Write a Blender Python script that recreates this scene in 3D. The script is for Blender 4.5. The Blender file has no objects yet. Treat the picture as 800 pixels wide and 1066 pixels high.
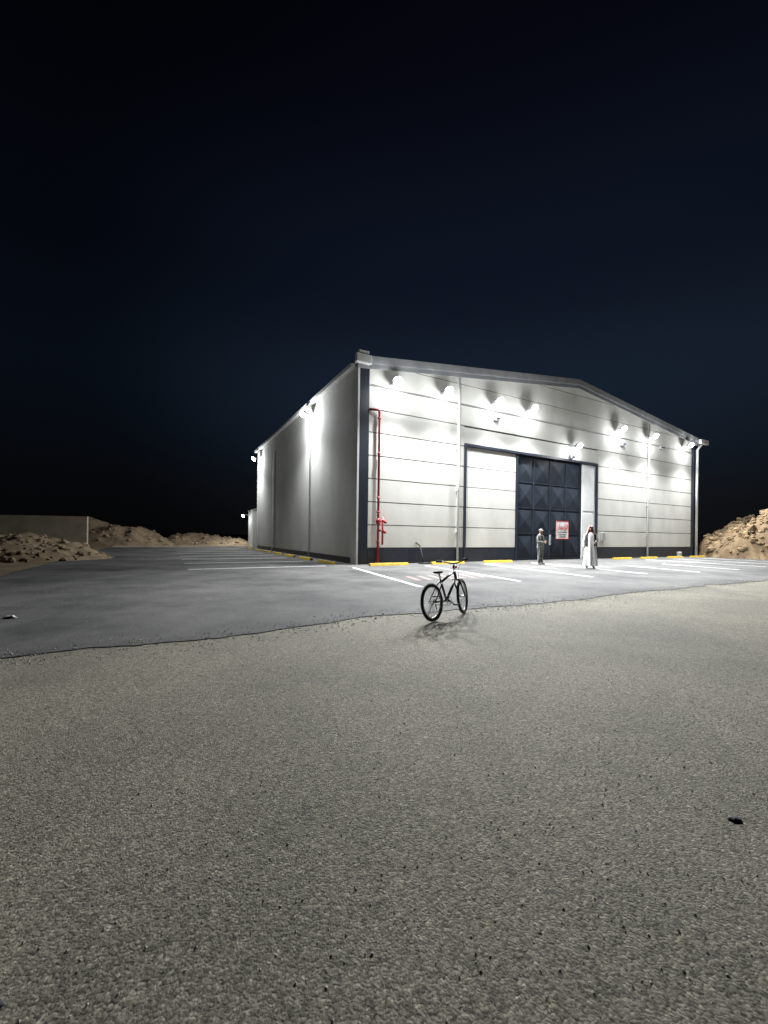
import bpy, bmesh, math, random
from mathutils import Vector, Matrix, noise
random.seed(7)
S=bpy.context.scene
S.view_settings.view_transform='Standard'; S.view_settings.look='None'; S.view_settings.exposure=0
R=math.radians
# ---------------------------------------------------------------- materials
def newmat(name):
    m=bpy.data.materials.new(name); m.use_nodes=True
    nt=m.node_tree; b=nt.nodes['Principled BSDF']; return m,nt,b
def pmat(name,c1,c2=None,scale=3.0,rough=0.6,bump=0.0,bscale=None,metal=0.0,lo=0.35,hi=0.65,spec=0.5,detail=6,streak=None):
    m,nt,b=newmat(name); L=nt.links
    c2=c2 or tuple(x*0.85 for x in c1)
    tc=nt.nodes.new('ShaderNodeTexCoord')
    n=nt.nodes.new('ShaderNodeTexNoise'); n.inputs['Scale'].default_value=scale; n.inputs['Detail'].default_value=detail
    src=tc.outputs['Object']
    if streak:
        mp=nt.nodes.new('ShaderNodeMapping'); mp.inputs['Scale'].default_value=streak; L.new(src,mp.inputs['Vector']); L.new(mp.outputs[0],n.inputs['Vector'])
    else: L.new(src,n.inputs['Vector'])
    r=nt.nodes.new('ShaderNodeValToRGB'); r.color_ramp.elements[0].position=lo; r.color_ramp.elements[1].position=hi
    r.color_ramp.elements[0].color=(*c1,1); r.color_ramp.elements[1].color=(*c2,1)
    L.new(n.outputs['Fac'],r.inputs['Fac']); L.new(r.outputs['Color'],b.inputs['Base Color'])
    b.inputs['Roughness'].default_value=rough; b.inputs['Metallic'].default_value=metal
    b.inputs['Specular IOR Level'].default_value=spec
    if bump:
        n2=nt.nodes.new('ShaderNodeTexNoise'); n2.inputs['Scale'].default_value=bscale or scale*6; n2.inputs['Detail'].default_value=4
        L.new(tc.outputs['Object'],n2.inputs['Vector'])
        bp=nt.nodes.new('ShaderNodeBump'); bp.inputs['Strength'].default_value=bump; bp.inputs['Distance'].default_value=0.02
        L.new(n2.outputs['Fac'],bp.inputs['Height']); L.new(bp.outputs['Normal'],b.inputs['Normal'])
    return m
def emat(name,c,s):
    m,nt,b=newmat(name); b.inputs['Base Color'].default_value=(*c,1)
    b.inputs['Emission Color'].default_value=(*c,1); b.inputs['Emission Strength'].default_value=s; return m
def asphalt(name,dark,light,chip,bumpd,big0,bigc,bigscale=0.25,chipmix=0.6,bs=.6):
    m,nt,b=newmat(name); L=nt.links; N=nt.nodes.new
    tc=N('ShaderNodeTexCoord')
    nw=N('ShaderNodeTexNoise'); nw.inputs['Scale'].default_value=chip*.3; nw.inputs['Detail'].default_value=3; L.new(tc.outputs['Object'],nw.inputs['Vector'])
    vm=N('ShaderNodeVectorMath'); vm.operation='SCALE'; vm.inputs['Scale'].default_value=1.6/chip; L.new(nw.outputs['Color'],vm.inputs[0])
    va=N('ShaderNodeVectorMath'); va.operation='ADD'; L.new(tc.outputs['Object'],va.inputs[0]); L.new(vm.outputs[0],va.inputs[1])
    v=N('ShaderNodeTexVoronoi'); v.inputs['Scale'].default_value=chip; L.new(va.outputs[0],v.inputs['Vector'])
    sep=N('ShaderNodeSeparateColor'); L.new(v.outputs['Color'],sep.inputs[0])
    r=N('ShaderNodeValToRGB'); e=r.color_ramp.elements
    e[0].position=0.0; e[0].color=(*dark,1); e[1].position=1.0; e[1].color=(*light,1)
    k=e.new(0.45); k.color=tuple(dark[i]*.6+light[i]*.4 for i in range(3))+(1,)
    k=e.new(0.88); k.color=tuple(dark[i]*.45+light[i]*.55 for i in range(3))+(1,)
    L.new(sep.outputs[0],r.inputs['Fac'])
    n=N('ShaderNodeTexNoise'); n.inputs['Scale'].default_value=bigscale; n.inputs['Detail'].default_value=10; n.inputs['Roughness'].default_value=.66
    L.new(tc.outputs['Object'],n.inputs['Vector'])
    r2=N('ShaderNodeValToRGB'); r2.color_ramp.elements[0].position=.36; r2.color_ramp.elements[1].position=.66
    r2.color_ramp.elements[0].color=(big0,big0,big0,1); r2.color_ramp.elements[1].color=(*bigc,1)
    L.new(n.outputs['Fac'],r2.inputs['Fac'])
    mx=N('ShaderNodeMix'); mx.data_type='RGBA'; mx.blend_type='MULTIPLY'; mx.inputs[0].default_value=1
    L.new(r.outputs['Color'],mx.inputs[6]); L.new(r2.outputs['Color'],mx.inputs[7])
    n3=N('ShaderNodeTexNoise'); n3.inputs['Scale'].default_value=chip*.6; n3.inputs['Detail'].default_value=8; n3.inputs['Roughness'].default_value=.75
    L.new(tc.outputs['Object'],n3.inputs['Vector'])
    r3=N('ShaderNodeValToRGB'); r3.color_ramp.elements[0].position=.36; r3.color_ramp.elements[1].position=.64
    r3.color_ramp.elements[0].color=(.35,.35,.35,1); r3.color_ramp.elements[1].color=(1.4,1.4,1.4,1)
    L.new(n3.outputs['Fac'],r3.inputs['Fac'])
    m2=N('ShaderNodeMix'); m2.data_type='RGBA'; m2.blend_type='MULTIPLY'; m2.inputs[0].default_value=chipmix
    L.new(mx.outputs[2],m2.inputs[6]); L.new(r3.outputs['Color'],m2.inputs[7])
    L.new(m2.outputs[2],b.inputs['Base Color'])
    b.inputs['Roughness'].default_value=.85; b.inputs['Specular IOR Level'].default_value=.3
    ad=N('ShaderNodeMath'); ad.operation='MULTIPLY_ADD'; ad.inputs[1].default_value=1.2
    ng=N('ShaderNodeMath'); ng.operation='MULTIPLY'; ng.inputs[1].default_value=-.5; L.new(v.outputs['Distance'],ng.inputs[0])
    L.new(n3.outputs['Fac'],ad.inputs[0]); L.new(ng.outputs[0],ad.inputs[2])
    bp=N('ShaderNodeBump'); bp.inputs['Strength'].default_value=bs; bp.inputs['Distance'].default_value=bumpd
    L.new(ad.outputs[0],bp.inputs['Height']); L.new(bp.outputs['Normal'],b.inputs['Normal'])
    return m
M={}
M['chip']=asphalt('chip_seal',(.095,.088,.068),(.43,.40,.315),105,.0075,.66,(1.25,1.22,1.15),.3,.8,.75)
M['park']=asphalt('parking_asphalt',(.04,.04,.042),(.12,.118,.115),150,.004,.5,(2.0,1.95,1.85),.4,.5,.5)
M['dirt']=pmat('dirt',(.26,.20,.13),(.17,.13,.085),.6,.95,.8,9,spec=.1)
M['rub']=pmat('rubble_earth',(.34,.26,.17),(.21,.155,.10),2.2,.95,1.0,7,spec=.1)
M['rock']=pmat('rock',(.36,.28,.19),(.20,.15,.11),4,.9,.7,14,spec=.15)
M['brub']=pmat('brown_earth',(.19,.135,.08),(.11,.078,.048),2.2,.95,1.0,7,spec=.1)
M['brock']=pmat('brown_rock',(.27,.19,.11),(.11,.08,.05),3,.9,.7,14,spec=.15)
M['stone']=pmat('pebble',(.42,.40,.35),(.20,.19,.165),25,.8)
M['panel']=pmat('precast_panel',(.68,.67,.625),(.58,.57,.53),.8,.9,.3,30,lo=.3,hi=.7,spec=.2,streak=(1.3,1,.8))
M['joint']=pmat('panel_joint',(.10,.10,.10),(.07,.07,.07),5,.9)
M['side']=pmat('side_cladding',(.64,.64,.61),(.56,.56,.535),.6,.92,.3,24,spec=.15,streak=(1,1.2,.7))
M['navy']=pmat('navy_paint',(.02,.026,.042),(.014,.018,.03),3,.45)
M['gate']=pmat('gate_steel',(.026,.034,.050),(.017,.023,.034),2,.6,metal=.0,spec=.3)
M['white']=pmat('white_metal',(.82,.83,.82),(.75,.76,.75),2,.4)
M['grey']=pmat('grey_metal',(.42,.43,.44),(.34,.35,.36),2,.45,metal=.1)
M['roof']=pmat('roof_sheet',(.50,.51,.52),(.42,.43,.44),1,.4,metal=.4)
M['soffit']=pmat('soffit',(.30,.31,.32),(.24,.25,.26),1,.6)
M['red']=pmat('red_pipe_paint',(.36,.02,.02),(.26,.015,.015),6,.35)
M['yellow']=pmat('yellow_paint',(.66,.45,.03),(.45,.30,.03),7,.6,.3,50)
M['black']=pmat('black_rubber',(.018,.018,.018),(.03,.03,.03),30,.75)
M['bike']=pmat('bike_frame_paint',(.02,.02,.024),(.03,.03,.034),8,.25)
M['chrome']=pmat('bright_steel',(.6,.6,.6),(.5,.5,.5),8,.25,metal=1)
M['conc']=pmat('concrete_block',(.46,.40,.31),(.34,.30,.23),1.2,.95,.4,20)
M['signw']=pmat('sign_white',(.82,.82,.80),(.76,.76,.74),4,.5)
M['signr']=pmat('sign_red',(.62,.02,.02),(.55,.02,.02),4,.5)
M['signk']=pmat('sign_black',(.02,.02,.02),(.03,.03,.03),4,.5)
M['lens']=emat('led_lens',(.93,.97,1.0),120)
M['skin']=pmat('skin',(.36,.20,.13),(.30,.16,.10),20,.55)
M['lips']=pmat('lips',(.30,.10,.08),None,10,.5)
M['hair']=pmat('hair',(.015,.012,.01),(.03,.02,.015),60,.6)
M['thobe']=pmat('thobe_cotton',(.80,.80,.78),(.70,.70,.69),8,.85)
M['vest']=pmat('dark_vest',(.02,.02,.025),(.03,.03,.035),12,.8)
M['camo']=pmat('grey_camo_cloth',(.24,.25,.22),(.07,.075,.065),14,.9,lo=.45,hi=.52)
M['shoe']=pmat('shoe_leather',(.03,.022,.018),(.04,.03,.02),12,.5)
M['bag']=pmat('plastic_bag',(.6,.6,.6),(.04,.04,.05),9,.4,lo=.45,hi=.5)
def paintmat(name,c,wear):
    m,nt,b=newmat(name); L=nt.links
    tc=nt.nodes.new('ShaderNodeTexCoord'); n=nt.nodes.new('ShaderNodeTexNoise')
    n.inputs['Scale'].default_value=7; n.inputs['Detail'].default_value=10; n.inputs['Roughness'].default_value=.75
    L.new(tc.outputs['Object'],n.inputs['Vector'])
    r=nt.nodes.new('ShaderNodeValToRGB'); r.color_ramp.elements[0].position=wear; r.color_ramp.elements[1].position=wear+.12
    r.color_ramp.elements[0].color=(.12,.12,.12,1); r.color_ramp.elements[1].color=(*c,1)
    L.new(n.outputs['Fac'],r.inputs['Fac']); L.new(r.outputs['Color'],b.inputs['Base Color']); b.inputs['Roughness'].default_value=.7
    return m
M['line']=paintmat('road_marking_white',(.78,.78,.76),.34)
M['redpaint']=paintmat('road_marking_red',(.30,.13,.12),.44)
def ghutra_mat():
    m,nt,b=newmat('checked_headcloth'); L=nt.links
    tc=nt.nodes.new('ShaderNodeTexCoord'); c=nt.nodes.new('ShaderNodeTexChecker'); c.inputs['Scale'].default_value=60
    c.inputs['Color1'].default_value=(.6,.04,.04,1); c.inputs['Color2'].default_value=(.75,.7,.68,1)
    L.new(tc.outputs['Object'],c.inputs['Vector']); L.new(c.outputs['Color'],b.inputs['Base Color']); b.inputs['Roughness'].default_value=.9
    return m
M['ghutra']=ghutra_mat()
# ---------------------------------------------------------------- mesh helpers
def link(ob,parent=None):
    S.collection.objects.link(ob)
    if parent: ob.parent=parent
    return ob
def empty(name,loc=(0,0,0),rz=0,parent=None):
    e=bpy.data.objects.new(name,None); e.empty_display_size=.3; e.location=loc; e.rotation_euler=(0,0,rz); return link(e,parent)
class B:
    """bmesh builder with several materials"""
    def __init__(s): s.bm=bmesh.new(); s.mats=[]
    def mi(s,m):
        if m not in s.mats: s.mats.append(m)
        return s.mats.index(m)
    def face(s,pts,m,smooth=False):
        vs=[s.bm.verts.new(p) for p in pts]; f=s.bm.faces.new(vs); f.material_index=s.mi(m); f.smooth=smooth; return f
    def box(s,a,b,m):
        x0,y0,z0=a; x1,y1,z1=b
        v=[s.bm.verts.new(p) for p in [(x0,y0,z0),(x1,y0,z0),(x1,y1,z0),(x0,y1,z0),(x0,y0,z1),(x1,y0,z1),(x1,y1,z1),(x0,y1,z1)]]
        for q in [(0,3,2,1),(4,5,6,7),(0,1,5,4),(1,2,6,5),(2,3,7,6),(3,0,4,7)]:
            f=s.bm.faces.new([v[i] for i in q]); f.material_index=s.mi(m)
    def prism(s,poly,y0,y1,m):
        a=[s.bm.verts.new((x,y0,z)) for x,z in poly]; b=[s.bm.verts.new((x,y1,z)) for x,z in poly]
        k=s.mi(m); n=len(poly)
        s.bm.faces.new(a).material_index=k; s.bm.faces.new(b[::-1]).material_index=k
        for i in range(n):
            s.bm.faces.new([a[i],b[i],b[(i+1)%n],a[(i+1)%n]]).material_index=k
    def tube(s,pts,r,m,seg=10,caps=True):
        pts=[Vector(p) for p in pts]; n=len(pts); rs=r if isinstance(r,(list,tuple)) else [r]*n
        rings=[]; k=s.mi(m); ref=None
        for i,p in enumerate(pts):
            t=((pts[min(i+1,n-1)]-pts[max(i-1,0)])).normalized()
            if ref is None:
                ref=Vector((0,0,1)) if abs(t.z)<.9 else Vector((1,0,0))
            x=(ref-t*ref.dot(t)).normalized(); ref=x; y=t.cross(x)
            rings.append([s.bm.verts.new(p+(x*math.cos(2*math.pi*j/seg)+y*math.sin(2*math.pi*j/seg))*rs[i]) for j in range(seg)])
        for i in range(n-1):
            for j in range(seg):
                f=s.bm.faces.new([rings[i][j],rings[i][(j+1)%seg],rings[i+1][(j+1)%seg],rings[i+1][j]]); f.material_index=k; f.smooth=True
        if caps:
            s.bm.faces.new(rings[0][::-1]).material_index=k; s.bm.faces.new(rings[-1]).material_index=k
    def torus(s,c,R_,r,m,axis='y',seg=40,ss=10,sq=1.0):
        c=Vector(c); k=s.mi(m); rings=[]
        for i in range(seg):
            a=2*math.pi*i/seg; ring=[]
            for j in range(ss):
                b=2*math.pi*j/ss; rr=R_+r*math.cos(b); h=r*sq*math.sin(b)
                if axis=='y': p=(rr*math.cos(a),h,rr*math.sin(a))
                elif axis=='z': p=(rr*math.cos(a),rr*math.sin(a),h)
                else: p=(h,rr*math.cos(a),rr*math.sin(a))
                ring.append(s.bm.verts.new(c+Vector(p)))
            rings.append(ring)
        for i in range(seg):
            for j in range(ss):
                f=s.bm.faces.new([rings[i][j],rings[i][(j+1)%ss],rings[(i+1)%seg][(j+1)%ss],rings[(i+1)%seg][j]]); f.material_index=k; f.smooth=True
    def ball(s,c,rad,m,seg=16,rings=10,fn=None):
        c=Vector(c); rad=Vector(rad) if not isinstance(rad,(int,float)) else Vector((rad,)*3); k=s.mi(m)
        rr=[]
        for i in range(rings+1):
            th=math.pi*i/rings; ring=[]
            cnt=1 if i in(0,rings) else seg
            for j in range(cnt):
                a=2*math.pi*j/seg; d=Vector((math.sin(th)*math.cos(a),math.sin(th)*math.sin(a),math.cos(th)))
                p=Vector((d.x*rad.x,d.y*rad.y,d.z*rad.z))
                if fn: p=fn(p,d)
                ring.append(s.bm.verts.new(c+p))
            rr.append(ring)
        for i in range(rings):
            A_,B_=rr[i],rr[i+1]
            for j in range(seg):
                j2=(j+1)%seg
                q=[A_[0],B_[j],B_[j2]] if len(A_)==1 else ([A_[j],B_[0],A_[j2]] if len(B_)==1 else [A_[j],B_[j],B_[j2],A_[j2]])
                f=s.bm.faces.new(q); f.material_index=k; f.smooth=True
    def loft(s,rings,m,closed=True,cap=False):
        k=s.mi(m); vr=[[s.bm.verts.new(p) for p in r] for r in rings]; n=len(vr[0])
        for i in range(len(vr)-1):
            for j in range(n if closed else n-1):
                f=s.bm.faces.new([vr[i][j],vr[i][(j+1)%n],vr[i+1][(j+1)%n],vr[i+1][j]]); f.material_index=k; f.smooth=True
        if cap: s.bm.faces.new(vr[0][::-1]).material_index=k; s.bm.faces.new(vr[-1]).material_index=k
    def done(s,name,parent=None,bevel=0,loc=None,solid=0,recalc=True):
        if recalc: bmesh.ops.recalc_face_normals(s.bm,faces=s.bm.faces)
        me=bpy.data.meshes.new(name); s.bm.to_mesh(me); s.bm.free()
        for m in s.mats: me.materials.append(M[m] if isinstance(m,str) else m)
        ob=bpy.data.objects.new(name,me)
        if loc: ob.location=loc
        link(ob,parent)
        if bevel:
            md=ob.modifiers.new('b','BEVEL'); md.width=bevel; md.segments=2; md.limit_method='ANGLE'
        if solid:
            md=ob.modifiers.new('s','SOLIDIFY'); md.thickness=solid
        return ob
# ---------------------------------------------------------------- site frame
AX,AY=-1.18,17.96; TH=math.atan2(.477,.879); UD=Vector((math.cos(TH),math.sin(TH))); VD=Vector((-math.sin(TH),math.cos(TH)))
def W(u,v,z=0): return Vector((AX+UD.x*u+VD.x*v,AY+UD.y*u+VD.y*v,z))
BW,BL,EH,RH=29.1,22.2,9.0,1.8
# ---------------------------------------------------------------- ground
b=B(); b.face([(-1500,-1500,0),(1500,-1500,0),(1500,1500,0),(-1500,1500,0)],'dirt'); b.done('ground')
def edge_off(u,amp): return amp*(noise.noise((u*.35,3,.5))*1.2+noise.noise((u*1.7,9,.5))*.5+noise.noise((u*6,19,.5))*.25)
def ragged(name,u0,u1,v0,v1,z,m,amp,step=.35,sides='flr'):
    pts=[]
    n=int((u1-u0)/(step*.5))
    for i in range(n+1):
        u=u0+(u1-u0)*i/n; k=edge_off(u,amp) if 'f' in sides else 0
        pts.append(W(u,v0+k,z))
    n=int((v1-v0)/step)
    for i in range(1,n+1):
        v=v0+(v1-v0)*i/n; k=amp*(noise.noise((v*.5,33,z))+noise.noise((v*2,19,z))*.4) if 'r' in sides else 0
        pts.append(W(u1+k,v,z))
    n=int((u1-u0)/step)
    for i in range(1,n+1):
        u=u1-(u1-u0)*i/n; k=amp*(noise.noise((u*.5,53,z))+noise.noise((u*2,29,z))*.4) if 'b' in sides else 0
        pts.append(W(u,v1+k,z))
    n=int((v1-v0)/step)
    for i in range(1,n):
        v=v1-(v1-v0)*i/n; k=amp*(noise.noise((v*.5,73,z))+noise.noise((v*2,39,z))*.4) if 'l' in sides else 0
        pts.append(W(u0+k,v,z))
    bb=B(); bb.face(pts,m); return bb.done(name)
ragged('road',-70,110,-38,-10.0,.006,'chip',.25,.5,'')
PZ=.016
ragged('parking_pavement',-11.7,42,-10.8,25.5,PZ,'park',.22,.3,'flrb')
# ---------------------------------------------------------------- markings
b=B(); z=PZ+.005
def strip(b,u0,v0,u1,v1,w,m='line'):
    a=Vector((u0,v0)); c=Vector((u1,v1)); t=(c-a).normalized(); n=Vector((-t.y,t.x))*w/2
    q=[a-n,c-n,c+n,a+n]; b.face([W(p.x,p.y,z) for p in q],m)
for u in [-.9,2.6,6.0,9.2]: strip(b,u,-1.6,u-.9,-7.8,.14)
for u in [19.6,22.9,26.2,29.4,32.8,36]: strip(b,u,-1.6,u-.9,-7.8,.14)
for u in [12.2,15.6]: strip(b,u,-4.6,u-.9,-8.2,.14)
for v in [-.4,2.8,5.9,9.0,12.1,15.2,18.3,21.4]: strip(b,-1.6,v,-6.8,v,.14)
b.done('parking_lines')
b=B()
for i in range(7): strip(b,-.7+i*.42,-5.35,-1.0+i*.42,-6.5,.16,'redpaint')
b.done('red_ground_marking')
# ---------------------------------------------------------------- warehouse
WH=empty('warehouse',(AX,AY,0),TH)
def rz(u): return EH+RH*(1-abs(u-BW/2)/(BW/2))
G0,G1,GH=6.1,16.85,6.0
b=B()
b.prism([(0.02,0.02),(G0-.1,.02),(G0-.1,GH+.1),(G1+.1,GH+.1),(G1+.1,.02),(BW-.02,.02),(BW-.02,EH-.04),(BW/2,EH+RH-.04),(.02,EH-.04)],.06,.30,'joint')
b.done('front_wall_core',WH)
b=B(); ch=1.05; zb=.75; z0=zb; gap=.045
cols=[.5,5.0,9.6,14.4,19.3,24.1,BW-.42]
while z0<EH+RH-.1:
    z1=z0+ch
    for c0,c1 in zip(cols[:-1],cols[1:]):
        segs=[(c0,c1)]
        if z0<GH+.1:
            segs=[]
            if c0<G0-.12: segs.append((c0,min(c1,G0-.12)))
            if c1>G1+.12: segs.append((max(c0,G1+.12),c1))
        for a,c in segs:
            if c-a<.1: continue
            g=.004
            top=z1-gap/2
            samples=[a+g,c-g]
            if a<BW/2<c: samples=[a+g,BW/2,c-g]
            pts=[(a+g,z0+gap/2),(c-g,z0+gap/2)]
            if min(rz(x)-.1 for x in samples)>=top:
                pts+=[(c-g,top),(a+g,top)]
            else:
                if max(rz(x)-.1 for x in samples)<=z0+gap: continue
                for i in range(25):
                    x=(c-g)+(a-c+2*g)*i/24; pts.append((x,max(z0+gap/2+.001,min(top,rz(x)-.1))))
            b.prism(pts,0,.05,'panel')
    z0=z1
b.done('wall_panels',WH)
b=B(); b.box((G0-.12,.012,GH+.05),(G1+.12,.055,GH+.98),'panel'); b.done('lintel',WH)
b=B()
b.box((.5,-.02,.0),(G0-.1,.05,.735),'navy'); b.box((G1+.1,-.02,0),(BW-.42,.05,.735),'navy')
b.box((.02,-.035,0),(.48,.055,EH-.25),'navy'); b.box((BW-.40,-.035,0),(BW-.02,.055,EH-.25),'navy')
b.done('plinth',WH)
b=B(); nn_=8
for i in range(nn_):
    v0=.56+(BL-.82)*i/nn_; v1=.56+(BL-.82)*(i+1)/nn_
    b.box((-.012,v0+.002,.3),(.02,v1-.002,EH-.03),'side')
b.box((.0205,.06,0),(.1,BL,EH-.03),'joint')
b.face([(.1,BL,0),(BW,BL,0),(BW,BL,EH),(BW/2,BL,EH+RH),(.1,BL,EH)],'side')
b.face([(BW,.06,0),(BW,BL,0),(BW,BL,EH),(BW,.06,EH)],'side')
b.done('side_walls',WH,recalc=False)
b=B(); b.box((-.10,-.06,0),(.0,.55,EH-.12),'side'); b.box((-.035,.56,0),(.019,BL,.29),'navy')
b.box((-.06,BL-.25,0),(.018,BL+.03,EH-.12),'side')
b.done('corner_pilaster',WH,bevel=.01)
def roofz(x,off=0): return EH+RH*(1-abs(x-BW/2)/(BW/2))+off
b=B(); OV=.35; ox=.25
for s in (0,1):
    xa,xb=(-ox,BW/2) if s==0 else (BW/2,BW+ox)
    b.prism([(xa,roofz(xa,.0)),(xb,roofz(xb,.0)),(xb,roofz(xb,.12)),(xa,roofz(xa,.12))],-OV,BL+.2,'roof')
b.done('roof',WH)
b=B()
for i in range(0,22):
    y=.2+i*1.0
    for s in (0,1):
        xa,xb=(-ox,BW/2-.1) if s==0 else (BW/2+.1,BW+ox)
        b.prism([(xa,roofz(xa,.122)),(xb,roofz(xb,.122)),(xb,roofz(xb,.16)),(xa,roofz(xa,.16))],y,y+.06,'roof')
b.done('roof_ribs',WH)
b=B()
for xa,xb in ((-ox,BW/2-.001),(BW/2+.001,BW+ox)):
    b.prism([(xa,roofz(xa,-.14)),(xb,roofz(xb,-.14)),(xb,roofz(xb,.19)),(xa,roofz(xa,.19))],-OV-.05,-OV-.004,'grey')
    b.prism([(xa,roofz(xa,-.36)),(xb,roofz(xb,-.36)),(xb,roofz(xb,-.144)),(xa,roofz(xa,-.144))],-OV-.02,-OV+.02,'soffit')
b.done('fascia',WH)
b=B()
for xa,xb in ((.05,BW/2-.001),(BW/2+.001,BW-.05)):
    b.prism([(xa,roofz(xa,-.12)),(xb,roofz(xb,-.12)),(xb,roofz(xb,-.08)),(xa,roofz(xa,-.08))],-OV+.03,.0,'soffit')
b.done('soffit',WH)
b=B()
b.box((-ox-.1,.2,EH-.18),(-.12,BL,EH+.02),'white'); b.box((BW+.12,-.1,EH-.2),(BW+ox+.1,BL,EH+.02),'white')
b.box((-.42,-.62,EH-.22),(.30,-.41,EH+.16),'white'); b.box((-.30,-.6,EH+.17),(.18,-.42,EH+.32),'white')
b.box((BW-.3,-.62,EH-.22),(BW+.85,-.41,EH+.12),'white')
b.done('gutters',WH,bevel=.02)
b=B()
for u in (5.55,22.6):
    b.tube([(u,-.09,.05),(u,-.09,roofz(u)-.3)],.055,'white')
    for zz in (1.5,3.6,5.7,7.8): b.box((u-.09,-.12,zz),(u+.09,-.01,zz+.06),'grey')
b.tube([(BW+.12,-.16,.02),(BW+.12,-.16,EH-.6),(BW+.2,-.4,EH-.25)],.09,'white')
b.tube([(-.09,6.6,.05),(-.09,6.6,7.9),(-.09,6.5,8.1)],.04,'white'); b.tube([(-.09,16,.05),(-.09,16,7.9)],.04,'white')
b.tube([(.6,-.03,8.15),(BW-.6,-.03,8.15)],.014,'grey',6)
b.done('downpipes',WH)
b=B()
b.box((G0-.11,-.06,0),(G0+.02,.05,GH+.0),'navy'); b.box((G1-.02,-.06,0),(G1+.11,.05,GH+.0),'navy'); b.box((G0-.11,-.06,GH+.003),(G1+.11,.011,GH+.14),'navy')
b.box((9.72,-.02,0),(9.85,.2,GH),'navy')
b.done('gate_frame',WH)
b=B(); z0=.75
b.box((G0+.03,.071,.02),(9.70,.12,GH-.01),'joint')
b.box((G0+.05,.03,.02),(9.69,.07,.73),'navy')
while z0<GH-.05:
    b.box((G0+.05,.02,z0+.018),(9.69,.07,min(GH-.02,z0+ch-.018)),'panel'); z0+=ch
b.done('pale_gate_leaf',WH)
b=B(); ga,gb=9.87,15.45; nx,nz=4,4; yb=.16
b.box((ga,yb,.05),(gb,yb+.08,GH-.02),'gate')
for i in range(nx):
    for j in range(nz):
        x0=ga+(gb-ga)*i/nx+.05; x1=ga+(gb-ga)*(i+1)/nx-.05; a=.1+(GH-.15)*j/nz+.04; c=.1+(GH-.15)*(j+1)/nz-.04
        y=yb-.012; cx,cz=(x0+x1)/2,(a+c)/2; ap=(cx,y-.07,cz)
        P=[(x0,y,a),(x1,y,a),(x1,y,c),(x0,y,c)]
        for q in range(4): b.face([P[q],P[(q+1)%4],ap],'gate')
for i in range(nx+1):
    x=ga+(gb-ga)*i/nx; w=.045
    b.box((max(ga,x-w),yb-.05,.05),(min(gb,x+w),yb-.013,GH-.02),'gate')
for j in range(nz+1):
    zc=.1+(GH-.15)*j/nz; b.box((ga,yb-.042,max(.05,zc-.035)),(gb,yb-.014,min(GH-.02,zc+.035)),'gate')
cx=(ga+gb)/2; b.box((cx-.06,yb-.1,.9),(cx-.03,yb-.05,1.5),'grey'); b.box((cx+.03,yb-.1,.9),(cx+.06,yb-.05,1.5),'grey')
b.done('gate_leaves',WH)
b=B(); b.box((15.5,.03,.03),(16.8,.09,GH-.03),'white'); b.box((15.62,.012,.2),(16.68,.028,2.9),'white'); b.box((15.62,.012,3.05),(16.68,.028,5.8),'white')
b.done('white_door_leaf',WH,bevel=.005)
b=B()
for u,zc in ((8.1,7.7),(19.5,7.7),(14.3,6.3),(24.2,8.0)):
    b.box((u-.16,-.16,zc-.12),(u+.16,-.003,zc+.12),'grey'); b.tube([(u,-.16,zc),(u,-.32,zc-.05)],.05,'navy')
b.box((17.4,-.1,1.2),(17.75,-.003,1.7),'grey')
b.done('wall_boxes',WH,bevel=.01)
b=B(); b.box((.1,BL+.05,0),(.35,BL+5.2,3.7),'side'); b.box((.06,BL+.05,3.703),(.39,BL+5.2,3.78),'grey'); b.box((.04,BL+3.0,.02),(.095,BL+4.1,2.5),'white')
b.done('annex_wall',WH)
# ---------------------------------------------------------------- red fire pipe
FP=empty('fire_riser_pipe',W(.95,-.15),TH)
b=B()
b.tube([(-.45,.1,7.0),(-.12,0,7.0),(-.03,0,6.97),(0,0,6.88),(0,0,.05)],.055,'red',12)
for zz in (1.0,3.0,5.0,6.6,2.35): b.tube([(0,0,zz),(0,0,zz+.06)],.085,'red',12)
b.tube([(0,0,2.0),(.22,-.02,2.0),(.32,-.04,1.95)],.055,'red'); b.tube([(0,0,1.55),(.22,-.02,1.55),(.3,-.05,1.5)],.05,'red')
b.tube([(.22,-.02,.9),(.22,-.02,2.15)],.045,'red')
b.ball((0,-.02,1.95),(.12,.12,.16),'red'); b.tube([(0,-.1,1.95),(0,-.26,1.95)],.02,'chrome'); b.torus((0,-.26,1.95),.11,.014,'red','y',20,6)
b.ball((.34,-.06,1.93),.075,'red'); b.ball((.32,-.07,1.47),.07,'red')
b.tube([(-.02,0,.05),(-.02,0,.0)],.12,'red')
b.done('riser',FP)
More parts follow.
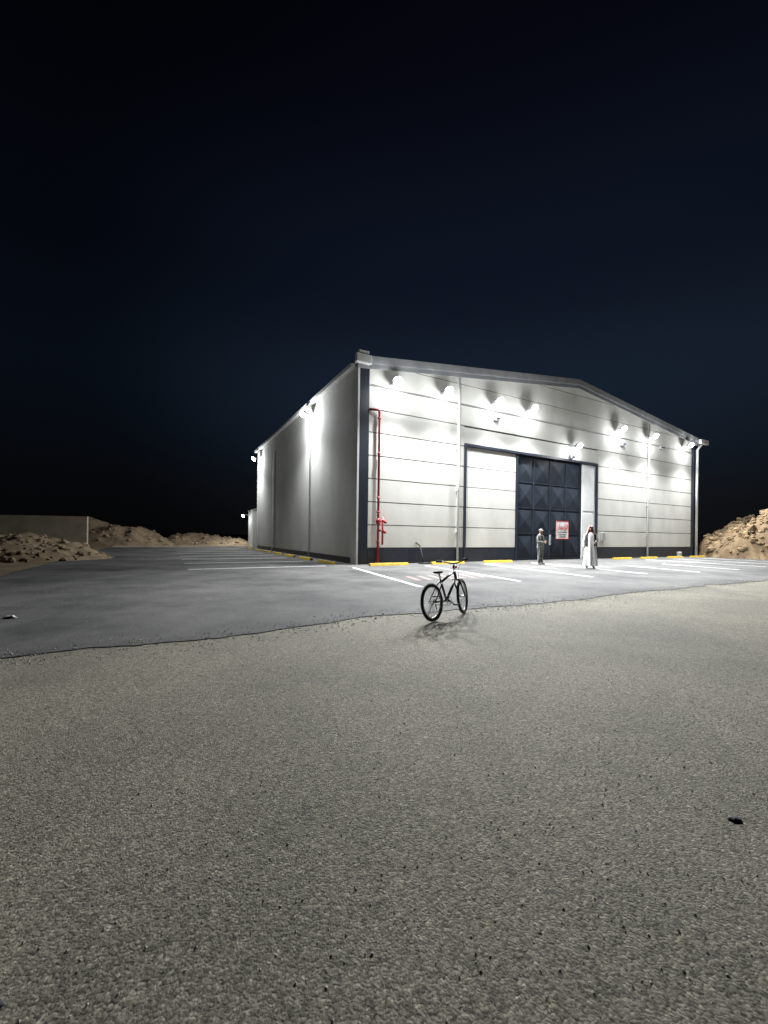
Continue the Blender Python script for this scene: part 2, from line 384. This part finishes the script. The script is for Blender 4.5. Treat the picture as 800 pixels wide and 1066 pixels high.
# ---------------------------------------------------------------- wall floodlights
def flood(loc,face,tilt,spot,point,size=1.0,spotang=155,col=(.95,.98,1.0)):
    E=empty('wall_floodlight',loc,face)
    b=B(); r=.20*size; d=.07
    b.tube([(-d,0,0),(0,0,0)],r,'grey',28); b.tube([(-d-.09,0,0),(-d-.002,0,0)],r*.55,'grey',20)
    for i in range(10):
        a=2*math.pi*i/10; c_,s_=math.cos(a),math.sin(a); b.tube([(-d-.04,c_*r*.5,s_*r*.5),(-d-.04,c_*r*.92,s_*r*.92)],.012,'grey',6)
    b.ball((.0,0,0),(.16,r*.96,r*.96),'lens',24,12,lambda p,dd: Vector((max(p.x,.003),p.y,p.z)))
    T=Matrix.Translation((.62,0,0))@Matrix.Rotation(tilt,4,'Y')
    bmesh.ops.transform(b.bm,matrix=T,verts=b.bm.verts)
    w=r
    b.tube([(0,0,.05),(.50,0,.08)],.022,'grey'); b.box((0,-.09,-.05),(.02,.09,.15),'grey')
    b.tube([(.60,-w-.02,0),(.48,-w-.02,.08),(.48,w+.02,.08),(.60,w+.02,0)],.014,'grey',6)
    b.done('lamp_head',E)
    if spot:
        l=bpy.data.lights.new('flood_beam','SPOT'); l.energy=spot; l.spot_size=R(spotang); l.spot_blend=.7; l.shadow_soft_size=.1; l.color=col
        lo=bpy.data.objects.new('flood_beam',l); link(lo,E); lo.location=T@Vector((.28,0,0))
        dd=(T.to_3x3()@Vector((1,0,0))).normalized(); lo.rotation_euler=dd.to_track_quat('-Z','Y').to_euler()
    l=bpy.data.lights.new('flood_spill','POINT'); l.energy=point; l.shadow_soft_size=.14; l.color=col
    lo=bpy.data.objects.new('flood_spill',l); link(lo,E); lo.location=T@Vector((.5,0,0))
FA=TH-math.pi/2
for u,zz in ((1.6,8.3),(4.5,8.4),(7.8,8.45),(10.4,8.5),(18.7,8.5),(22.4,8.5),(27.2,8.45)):
    flood(W(u,-.0,zz),FA,R(43),6200,115)
flood(W(14.3,0,6.9),FA,R(45),2400,90,.8)
SA=TH+math.pi
flood(W(-.02,6.3,8.25),SA,R(50),2400,380)
flood(W(-.02,20.9,8.05),SA,R(50),2200,260)
flood(W(.08,BL+4.4,3.2),SA,R(40),300,60,.7)
# ---------------------------------------------------------------- rental sign on gate
SG=empty('rental_sign',W(13.6,-.02,1.8),TH)
b=B(); b.box((-.55,-.02,-.55),(.55,.0,.55),'signw')
for q in (((-.55,-.026,.51),(.55,-.0205,.55)),((-.55,-.026,-.55),(.55,-.0205,-.51)),((-.55,-.026,-.509),(-.52,-.0205,.509)),((.52,-.026,-.509),(.55,-.0205,.509))): b.box(q[0],q[1],'signr')
b.done('board',SG)
def text(body,size,loc,m,parent,name):
    c=bpy.data.curves.new(name,'FONT'); c.body=body; c.size=size; c.align_x='CENTER'; c.align_y='CENTER'; c.extrude=.002; c.offset=.004
    o=bpy.data.objects.new(name,c); o.location=loc; o.rotation_euler=(R(90),0,0); c.materials.append(M[m]); link(o,parent)
text('\uFEAD\uFE8E\uFEA0\uFEF3\uFE87\uFEE0\uFEDF',.40,(0,-.03,.2),'signr',SG,'heading')
b=B()
for zc,w in ((-.12,.42),(-.27,.36),(-.40,.3)):
    x=-w
    while x<w:
        l=random.uniform(.04,.11); b.box((x,-.027,zc-.03),(min(w,x+l),-.0207,zc+random.uniform(.01,.04)),'signk'); x+=l+.03
b.done('small_lettering',SG)
# ---------------------------------------------------------------- wheel stops
def wstop(u,v,rot):
    E=empty('wheel_stop',W(u,v,PZ),TH+rot)
    b=B(); L_=.95; pr=[(-.09,0),(.09,0),(.07,.06),(.045,.115),(-.045,.115),(-.07,.06)]
    A_=[b.bm.verts.new((-L_,p,q)) for p,q in pr]; C_=[b.bm.verts.new((L_,p,q)) for p,q in pr]; k=b.mi('yellow')
    for j in range(6): b.bm.faces.new([A_[j],A_[(j+1)%6],C_[(j+1)%6],C_[j]]).material_index=k
    b.bm.faces.new(A_).material_index=k; b.bm.faces.new(C_).material_index=k
    for x in (-.6,.6): b.tube([(x,0,.11),(x,0,.122)],.02,'black')
    b.done('stop_body',E)
for u in (1.1,4.3,7.5,18.2,21.2,24.5,27.6,31): wstop(u,-.95,0)
for v in (1.2,4.3,7.4,10.5,13.6,16.7,19.8): wstop(-1.0,v,R(90))
# ---------------------------------------------------------------- rubble
def mound(name,cx,cy,rx,ry,h,rot=0,seed=0,res=70,rocks=150,rs=(.06,.3),mat='rub',rmat='rock',sharp=1.0,pw=.8):
    E=empty(name,(cx,cy,0),rot); b=B(); k=b.mi(mat); grid=[]
    def H(x,y):
        d=math.sqrt((x/rx)**2+(y/ry)**2)
        e=max(0,1-d**1.6)
        nn=noise.noise((x*.35+seed,y*.35,seed))*.55+noise.noise((x*.9+seed,y*.9,seed))*.35
        return max(-.05,h*e**pw*(1+nn*1.1)+ (.10*noise.noise((x*2.6,y*2.6,seed))+.05*noise.noise((x*6,y*6,seed)))*sharp*min(1,e*3)-.03)
    for i in range(res+1):
        row=[]
        for j in range(res+1):
            x=-rx+2*rx*i/res; y=-ry+2*ry*j/res; row.append(b.bm.verts.new((x,y,H(x,y))))
        grid.append(row)
    for i in range(res):
        for j in range(res):
            f=b.bm.faces.new([grid[i][j],grid[i+1][j],grid[i+1][j+1],grid[i][j+1]]); f.material_index=k; f.smooth=True
    b.done('earth',E)
    b=B(); k=b.mi(rmat)
    for q in range(rocks):
        a=random.uniform(0,6.283); d=math.sqrt(random.random())*1.02; x=rx*d*math.cos(a)*.98; y=ry*d*math.sin(a)*.98
        s=random.uniform(*rs)*random.choice((.4,.6,1))
        r=bmesh.ops.create_icosphere(b.bm,subdivisions=1,radius=s)
        sc=Vector((random.uniform(.7,1.3),random.uniform(.6,1.1),random.uniform(.45,.8))); rot_=Matrix.Rotation(random.uniform(0,6),3,Vector((random.random(),random.random(),1)).normalized())
        for v in r['verts']:
            p=v.co.copy(); p*=random.uniform(.8,1.15); p=Vector((p.x*sc.x,p.y*sc.y,p.z*sc.z)); v.co=rot_@p+Vector((x,y,max(0,H(x,y))+s*.15))
    b.done('rocks',E)
mound('rubble_mound',-17.4,18.6,4.2,3.0,1.05,.5,3,rocks=420,rs=(.05,.2))
mound('rubble_mound',-22,22.5,5.0,3,1.15,.3,5,rocks=300,rs=(.06,.22))
mound('rubble_mound',-29,40,8.5,3.5,2.2,0,8,rocks=350,rs=(.08,.3))
mound('rubble_mound',-20.5,44,9,3,1.1,-.1,12,rocks=300,rs=(.08,.3))
mound('stone_pile',29.6,31.0,4.8,4.2,3.1,.4,21,rocks=1300,rs=(.1,.36),mat='brub',rmat='brock',sharp=2,pw=.42)
BWL=empty('boundary_wall',(-23.2,31.5,0),math.atan2(-4,-22)+math.pi)
b=B(); b.box((-24,0,0),(0,.2,2.45),'conc'); b.box((-24,-.03,2.453),(.03,.23,2.52),'conc'); b.done('wall_body',BWL)
b=B()
for i in range(14): b.box((-11.5+i*.86,25.4,0),(-11.5+i*.86+.84,25.55,.16),'conc')
kb=b.done('kerb'); kb.location=(AX,AY,0); kb.rotation_euler=(0,0,TH)
# ---------------------------------------------------------------- gravel
b=B(); k=b.mi('stone')
def pebble(x,y,z0,s):
    dirs=[Vector(d) for d in ((1,0,0),(-1,0,0),(0,1,0),(0,-1,0),(0,0,.7),(0,0,-.3))]
    m3=Matrix.Rotation(random.uniform(0,3),3,'Z')
    vs=[b.bm.verts.new(m3@(d*s*random.uniform(.6,1.3))+Vector((x,y,z0+s*.3))) for d in dirs]
    for t in ((0,2,4),(2,1,4),(1,3,4),(3,0,4),(2,0,5),(1,2,5),(3,1,5),(0,3,5)): b.bm.faces.new([vs[i] for i in t]).material_index=k
for q in range(2600):
    y=.7+(random.random()**1.3)*9; x=random.uniform(-1.05,1.05)*max(1.5,y)
    P=Vector((x-AX,y-AY)); v=P.x*VD.x+P.y*VD.y
    pebble(x,y,.006 if v<-11 else PZ,random.uniform(.002,.0055)*(1+.1*y))
for q in range(6500):
    u=random.uniform(-12,26); v=-10.8+edge_off(u,.22)+random.gauss(-.02,.25); p=W(u,v)
    pebble(p.x,p.y,.006 if v<-10.8+edge_off(u,.22) else PZ,random.uniform(.004,.013))
b.done('loose_gravel')
def litter(name,x,y,z0,s,seed,m='black',flat=.5):
    b=B()
    def fn(p,d):
        q=p*(1+.55*noise.noise(d*2.3+Vector((seed,0,0)))); q.z=max(q.z*flat,-s*.25); return q
    b.ball((0,0,s*.25),(s*1.7,s,s),m,14,9,fn); b.done(name,None,loc=(x,y,z0))
litter('plastic_bag_litter',-5.72,5.85,PZ,.07,3,'bag')
litter('plastic_bag_litter',-5.5,5.95,PZ,.05,8,'bag')
litter('bark_scrap',1.64,1.87,.006,.017,5,flat=.35)
litter('bark_scrap',-1.04,1.1,.006,.012,9,flat=.4)
b=B()
def ring(r,z,n=20,c=(0,0)): return [(c[0]+r*math.cos(2*math.pi*i/n),c[1]+r*math.sin(2*math.pi*i/n),z) for i in range(n)]
b.loft([ring(.13,0),ring(.16,.36),ring(.17,.36),ring(.17,.38),ring(.155,.38),ring(.125,.02)],'white'); b.face(ring(.13,.005),'white')
b.tube([(.16,0,.36),(.12,.1,.25),(0,.17,.2),(-.12,.1,.25),(-.16,0,.36)],.006,'chrome',6)
b.done('bucket',None,loc=W(25.8,-.6,PZ))
b=B(); b.tube([(0,0,.02),(-.05,.1,.4),(-.15,.3,.85),(-.32,.4,1.0),(-.45,.42,.95)],.03,'black'); b.tube([(-.25,-.1,.03),(.35,-.05,.03)],.03,'black')
b.done('bent_pipe',None,loc=W(3.2,-.5,PZ))
# ---------------------------------------------------------------- bicycle
BK=empty('bicycle',(1.07,6.47,PZ),0); BK.rotation_euler=(R(-7),0,math.atan2(.62,.53))
WB=.46; WR=.285
def wheel(name,x,steer=0):
    b=B(); b.torus((0,0,0),WR-.022,.023,'black','y',56,10)
    for i in range(56):
        a=2*math.pi*i/56
        for sy in (-.012,.012):
            c=Vector((math.cos(a)*(WR),sy,math.sin(a)*(WR))); b.ball(c,.0065,'black',6,4)
    b.torus((0,0,0),WR-.05,.011,'chrome','y',48,8)
    b.tube([(0,-.045,0),(0,.045,0)],.018,'chrome',12); b.tube([(0,-.065,0),(0,.065,0)],.006,'chrome',8)
    for i in range(28):
        a=2*math.pi*i/28; a2=a+(.35 if i%2 else -.35); sy=.03 if (i//2)%2 else -.03
        b.tube([(.018*math.cos(a2),sy,.018*math.sin(a2)),((WR-.052)*math.cos(a),0,(WR-.052)*math.sin(a))],.0016,'chrome',5,False)
    o=b.done(name,BK); o.location=(x,0,WR); o.rotation_euler=(0,0,steer); return o
wheel('rear_wheel',-WB); wheel('front_wheel',WB,R(14))
b=B(); BB=(-.05,0,.27); ST=(-.17,0,.60); HT=(.27,0,.72); HB=(.30,0,.60); RA=(-WB,0,WR)
b.tube([BB,HB],.022,'bike'); b.tube([(-.155,0,.57),HT],.019,'bike'); b.tube([BB,ST],.018,'bike'); b.tube([HT,HB],.024,'bike')
b.tube([(-.165,0,.59),(-.20,0,.72)],.013,'chrome')
for s in (-1,1):
    b.tube([BB,(-.18,s*.045,.27),(-WB,s*.06,WR)],[.012,.011,.008],'bike'); b.tube([(-.165,s*.012,.58),(-.23,s*.045,.52),(-WB,s*.06,WR)],[.01,.01,.007],'bike')
b.tube([(-.05,-.035,.27),(-.05,.035,.27)],.026,'chrome',14)
b.torus((-.05,-.045,.27),.075,.006,'chrome','y',28,6,.5); b.tube([(-.05,-.05,.27),(.08,-.06,.19)],.01,'bike'); b.tube([(-.05,.05,.27),(-.18,.06,.35)],.01,'bike')
for k_ in range(5):
    a=k_*1.2566; b.tube([(-.05,-.045,.27),(-.05+.07*math.cos(a),-.045,.27+.07*math.sin(a))],.005,'chrome',6)
b.box((.035,-.15,.18),(.125,-.065,.20),'black'); b.box((-.225,.065,.34),(-.135,.15,.36),'black')
b.tube([(-.05,-.045,.345),(-WB,-.045,WR+.035)],.005,'black',6); b.tube([(-.05,-.045,.195),(-WB,-.045,WR-.035)],.005,'black',6); b.torus((-WB,-.045,WR),.035,.008,'chrome','y',20,6)
b.tube([(-WB,-.06,WR-.03),(-WB+.02,-.06,WR-.11)],.008,'black')
b.tube([(-.36,.055,.27),(-.33,.2,.03)],.008,'chrome')
b.done('frame',BK)
b=B()
def fn(p,d):
    w=1.0 if p.x<0 else max(.3,1-p.x/.13*.75); return Vector((p.x,p.y*w,p.z*(.9 if d.z<0 else .6)))
b.ball((-.20,0,.735),(.13,.072,.035),'black',20,10,fn); b.done('saddle',BK)
b=B()
b.tube([(.27,0,.72),(.255,0,.79),(.30,0,.83)],.016,'chrome')
b.tube([(.21,.30,.90),(.25,.22,.90),(.30,.06,.85),(.30,-.06,.85),(.25,-.22,.90),(.21,-.30,.90)],.012,'bike')
for s in (-1,1):
    b.tube([(.213,s*.30,.90),(.238,s*.21,.90)],.018,'black'); b.tube([(.26,s*.19,.895),(.30,s*.24,.88),(.29,s*.29,.875)],.005,'chrome',6)
    b.tube([(.305,s*.03,.58),(.32,s*.058,.55),(.40,s*.058,.41),(WB,s*.058,WR)],[.014,.016,.014,.01],'bike')
    b.tube([(.29,s*.2,.89),(.36,s*.1,.86),(.36,s*.02,.74),(.33,s*.04,.60)],.0035,'black',6)
b.tube([(.305,-.06,.575),(.305,.06,.575)],.016,'bike'); b.box((.30,-.03,.765),(.325,.03,.80),'signr')
b.done('fork_and_handlebar',BK)
# ---------------------------------------------------------------- people
def skinmesh(verts,edges,radii,root=0,sub=2):
    me=bpy.data.meshes.new('tmp'); me.from_pydata([tuple(v) for v in verts],edges,[]); ob=bpy.data.objects.new('tmp',me); link(ob)
    md=ob.modifiers.new('Skin','SKIN'); md.use_smooth_shade=True
    for i,r in enumerate(radii):
        sv=me.skin_vertices[0].data[i]; sv.radius=(r,r) if not isinstance(r,tuple) else r; sv.use_root=(i==root)
    sb=ob.modifiers.new('s','SUBSURF'); sb.levels=sub; sb.render_levels=sub
    bpy.context.view_layer.update()
    dg=bpy.context.evaluated_depsgraph_get(); m2=bpy.data.meshes.new_from_object(ob.evaluated_get(dg))
    bpy.data.objects.remove(ob); return m2
def addmesh(b,me,matfn):
    vs=[b.bm.verts.new(v.co) for v in me.vertices]
    for p in me.polygons:
        try: f=b.bm.faces.new([vs[i] for i in p.vertices])
        except ValueError: continue
        f.smooth=True; f.material_index=b.mi(matfn(p.center))
def person(name,loc,yaw,kind,H=1.75):
    E=empty(name,loc,yaw); E.scale=(H/1.76,)*3
    el={-1:(-.245,.03,1.13),1:(.245,.03,1.13)}; wr={-1:(-.25,-.06,.88),1:(.25,-.06,.88)}
    if kind=='camo': wr[1]=(.10,-.26,1.16); el[1]=(.25,-.03,1.14); wr[-1]=(-.12,-.25,1.10); el[-1]=(-.25,-.02,1.13)
    else: wr[1]=(.16,-.24,1.08)
    V=[(0,0,.95),(0,.0,1.12),(0,.01,1.32),(0,.01,1.45),(0,-.005,1.54),(0,-.01,1.60)]; Rr=[(.15,.11),(.135,.10),(.165,.115),(.09,.08),(.052,.052),(.05,.05)]
    Ed=[(0,1),(1,2),(2,3),(3,4),(4,5)]
    for s in (-1,1):
        i=len(V); V+=[(s*.175,.01,1.42),el[s],wr[s]]; Rr+=[.062,.045,.029]; Ed+=[(3,i),(i,i+1),(i+1,i+2)]
        i=len(V)
        V+=[(s*.09,0,.88),(s*.10,-.015,.50),(s*.115,.015,.10),(s*.13,-.06,.045),(s*.145,-.17,.035)]; Rr+=[.095,.06,.042,.038,.032]; Ed+=[(0,i),(i,i+1),(i+1,i+2),(i+2,i+3),(i+3,i+4)]
    me=skinmesh(V,Ed,Rr)
    b=B()
    def mf(c):
        if c.z>1.50: return 'skin'
        if c.z<.09: return 'shoe'
        for s in (-1,1):
            if (c-Vector(wr[s])).length<.045: return 'skin'
        return 'thobe' if kind=='thobe' else 'camo'
    addmesh(b,me,mf)
    for s in (-1,1):
        w=Vector(wr[s]); d=(w-Vector(el[s])).normalized(); side=Vector((0,-1,0)) if abs(d.z)>.7 else Vector((0,0,1))
        side=(side-d*side.dot(d)).normalized(); nrm=d.cross(side)*(-s)
        addmesh(b,skinmesh([w-d*.01,w+d*.045,w+d*.085],[(0,1),(1,2)],[(.026,.02),(.036,.016),(.036,.014)],0,1),lambda c:'skin')
        for k_,(o,L_) in enumerate(((.027,.068),(.009,.078),(-.009,.072),(-.027,.056))):
            p0=w+d*.07+side*o; cu=nrm*.35
            p1=p0+d*L_*.45; p2=p1+(d+cu).normalized()*L_*.33; p3=p2+(d+cu*2.4).normalized()*L_*.28
            addmesh(b,skinmesh([p0,p1,p2,p3],[(0,1),(1,2),(2,3)],[.009,.0088,.008,.007],0,1),lambda c:'skin')
        p0=w+d*.025+side*.02; p1=p0+(d*.6+side).normalized()*.035; p2=p1+(d+side*.5).normalized()*.03
        addmesh(b,skinmesh([p0,p1,p2],[(0,1),(1,2)],[.012,.010,.008],0,1),lambda c:'skin')
    b.done('body',E,recalc=True)
    b=B(); hc=Vector((0,-.02,1.645))
    def hf(p,d):
        q=p.copy()
        if d.z<-.1: q.x*=1-.28*(-d.z); q.y*= (1-.15*(-d.z))
        if d.y<-.75 and abs(d.x)<.22 and -.35<d.z<.12: q.y-=.018*(1-abs(d.x)/.22)
        if d.y<-.6 and .05<d.z<.2 and .2<abs(d.x)<.5: q.y+=.008
        if d.y<-.6 and .22<d.z<.4: q.y-=.004
        return q
    b.ball(hc,(.077,.096,.115),'skin',32,24,hf)
    for s in (-1,1):
        b.ball(hc+Vector((s*.03,-.082,.012)),(.011,.007,.006),'signw',10,6); b.ball(hc+Vector((s*.03,-.088,.012)),(.005,.003,.005),'hair',8,6)
        b.tube([hc+Vector((s*.048,-.076,.033)),hc+Vector((s*.03,-.09,.037)),hc+Vector((s*.014,-.092,.033))],.004,'hair',6)
        b.ball(hc+Vector((s*.079,.008,.0)),(.009,.02,.032),'skin',10,8)
    b.ball(hc+Vector((0,-.083,-.052)),(.024,.008,.006),'lips',12,6)
    b.tube([hc+Vector((.03,-.083,-.044)),hc+Vector((0,-.095,-.038)),hc+Vector((-.03,-.083,-.044))],.005,'hair',6)
    def bf(p,d): return Vector((p.x,p.y,p.z)) if d.z<-.35 and d.y<.35 else Vector((p.x*.8,p.y*.8,p.z*.8))
    b.ball(hc+Vector((0,.0,0)),(.0715,.091,.119),'hair',24,18,bf)
    def hr(p,d): return p if (d.z>.42 or (d.y>.1 and d.z>-.45)) else p*.8
    b.ball(hc,(.083,.103,.122),'hair',28,20,hr)
    b.done('head',E)
    if kind=='thobe':
        b=B(); rings=[]; n=48
        for z_,rx,ry,fold in ((1.50,.062,.062,0),(1.48,.085,.075,0),(1.455,.15,.10,0),(1.42,.20,.118,0),(1.32,.215,.135,.003),(1.15,.20,.14,.005),(.95,.205,.15,.008),(.7,.225,.165,.014),(.4,.245,.185,.02),(.2,.26,.2,.025),(.11,.265,.205,.028)):
            rings.append([((rx+fold*math.sin(7*a+z_))*math.cos(a),(ry+fold*math.sin(7*a+z_))*math.sin(a),z_) for a in [2*math.pi*i/n for i in range(n)]])
        b.loft(rings,'thobe')
        for s in (-1,1):
            p=[Vector((s*.165,.01,1.40)),Vector(el[s]),Vector(wr[s])]
            b.tube([p[0],p[0].lerp(p[1],.5),p[1],p[1].lerp(p[2],.5),p[1].lerp(p[2],.93)],[.078,.07,.062,.056,.056],'thobe',16,False)
        b.done('thobe',E)
        b=B(); rings=[]
        for z_,rx,ry in ((1.475,.10,.088),(1.45,.165,.112),(1.42,.207,.128),(1.32,.225,.147),(1.15,.213,.152),(.98,.218,.162),(.93,.222,.166)):
            rings.append([(rx*math.cos(a),ry*math.sin(a),z_) for a in [R(-90)+R(35)+R(290)*i/40 for i in range(41)]])
        b.loft(rings,'vest',closed=False); b.done('vest',E,solid=.008,recalc=False)
        b=B(); rings=[]
        for z_,rx,ry,cy,op in ((1.772,.01,.01,0,20),(1.768,.04,.05,0,20),(1.745,.075,.09,0,20),(1.715,.09,.108,0,30),(1.69,.095,.112,0,42),(1.64,.105,.115,.01,52),(1.57,.12,.115,.02,55),(1.50,.15,.12,.03,50),(1.44,.20,.14,.03,48),(1.36,.215,.165,.03,62),(1.28,.205,.175,.03,80)):
            rings.append([((rx+.006*math.sin(9*a))*math.cos(a),-.02+cy+(ry+.006*math.sin(9*a))*math.sin(a),z_) for a in [R(-90+op)+R(360-2*op)*i/40 for i in range(41)]])
        b.loft(rings,'ghutra',closed=False); b.done('headcloth',E,solid=.006,recalc=False)
        b=B(); b.torus((0,-.018,1.722),.098,.009,'hair','z',32,8); b.torus((0,-.018,1.738),.094,.009,'hair','z',32,8); b.done('head_cord',E)
    else:
        b=B()
        def cf(p,d): return Vector((p.x,p.y,max(p.z,.02)))
        b.ball(hc+Vector((0,.0,.03)),(.092,.112,.10),'camo',24,14,cf)
        b.loft([[(x*.08,-.10-.075*math.cos(x*1.4),1.70-.012*abs(x)) for x in [-1+.2*i for i in range(11)]],[(x*.085,-.09,1.705) for x in [-1+.2*i for i in range(11)]]],'camo',closed=False)
        b.done('cap',E,recalc=False)
        b=B(); n=36; rings=[]
        for z_,rx,ry in ((1.47,.09,.08),(1.44,.17,.105),(1.40,.20,.12),(1.28,.215,.14),(1.1,.195,.14),(.95,.20,.145),(.84,.212,.155)):
            rings.append([((rx+.004*math.sin(6*a+z_*9))*math.cos(a),(ry+.004*math.sin(5*a))*math.sin(a),z_) for a in [2*math.pi*i/n for i in range(n)]])
        b.loft(rings,'camo')
        for s in (-1,1):
            p=[Vector((s*.16,.01,1.39)),Vector(el[s]),Vector(wr[s])]
            b.tube([p[0],p[0].lerp(p[1],.5),p[1],p[1].lerp(p[2],.5),p[1].lerp(p[2],.9)],[.075,.066,.058,.048,.042],'camo',14,False)
            h=[Vector((s*.09,0,.90)),Vector((s*.10,-.015,.50)),Vector((s*.115,.015,.10))]
            b.tube([h[0],h[0].lerp(h[1],.5),h[1],h[1].lerp(h[2],.5),h[2]],[.11,.098,.082,.078,.074],'camo',16,False)
        b.done('jacket_and_trousers',E)
        b=B(); b.box((-.06,-.375,1.14),(.06,-.36,1.30),'signk'); b.done('phone',E,bevel=.005)
    return E
person('man_in_camouflage',(7.6,19.6,PZ),R(35),'camo',1.72)
person('man_in_thobe',(8.96,17.5,PZ),R(-25),'thobe',1.82)
# ---------------------------------------------------------------- world: night sky, faint navy band above the horizon
w=bpy.data.worlds.new('World'); S.world=w; w.use_nodes=True; nt=w.node_tree; bg=nt.nodes['Background']
tc=nt.nodes.new('ShaderNodeTexCoord'); sp=nt.nodes.new('ShaderNodeSeparateXYZ'); nt.links.new(tc.outputs['Generated'],sp.inputs[0])
rp=nt.nodes.new('ShaderNodeValToRGB'); e=rp.color_ramp.elements; rp.color_ramp.interpolation='EASE'
e[0].position=0; e[0].color=(.0036,.0038,.0044,1); e[1].position=.8; e[1].color=(.0014,.0017,.0040,1)
k=e.new(.32); k.color=(.0052,.0092,.0165,1)
k=e.new(.55); k.color=(.0028,.0045,.0095,1)
nt.links.new(sp.outputs[2],rp.inputs[0])
# lamps' blue halo painted into the sky colour behind the warehouse: soft azimuth falloff
dt=nt.nodes.new('ShaderNodeVectorMath'); dt.operation='DOT_PRODUCT'; nt.links.new(tc.outputs['Generated'],dt.inputs[0]); dt.inputs[1].default_value=(.26,.90,.34)
r2=nt.nodes.new('ShaderNodeValToRGB'); r2.color_ramp.interpolation='EASE'; r2.color_ramp.elements[0].position=.62; r2.color_ramp.elements[0].color=(.42,.42,.42,1); r2.color_ramp.elements[1].position=1.0; r2.color_ramp.elements[1].color=(1.5,1.5,1.5,1)
nt.links.new(dt.outputs['Value'],r2.inputs[0])
mx=nt.nodes.new('ShaderNodeMix'); mx.data_type='RGBA'; mx.blend_type='MULTIPLY'; mx.inputs[0].default_value=1
nt.links.new(rp.outputs[0],mx.inputs[6]); nt.links.new(r2.outputs[0],mx.inputs[7]); nt.links.new(mx.outputs[2],bg.inputs[0]); bg.inputs[1].default_value=1.0
# ---------------------------------------------------------------- camera
c=bpy.data.cameras.new('camera'); c.sensor_fit='VERTICAL'; c.sensor_height=36; c.lens=420/1066*36; c.shift_y=.02345; c.clip_end=3000; c.clip_start=.05
co=bpy.data.objects.new('camera',c); link(co); co.matrix_world=Matrix.Translation((0,0,1.3))@Matrix.Rotation(R(90),4,'X')@Matrix.Rotation(.0131,4,'Z')
S.camera=co
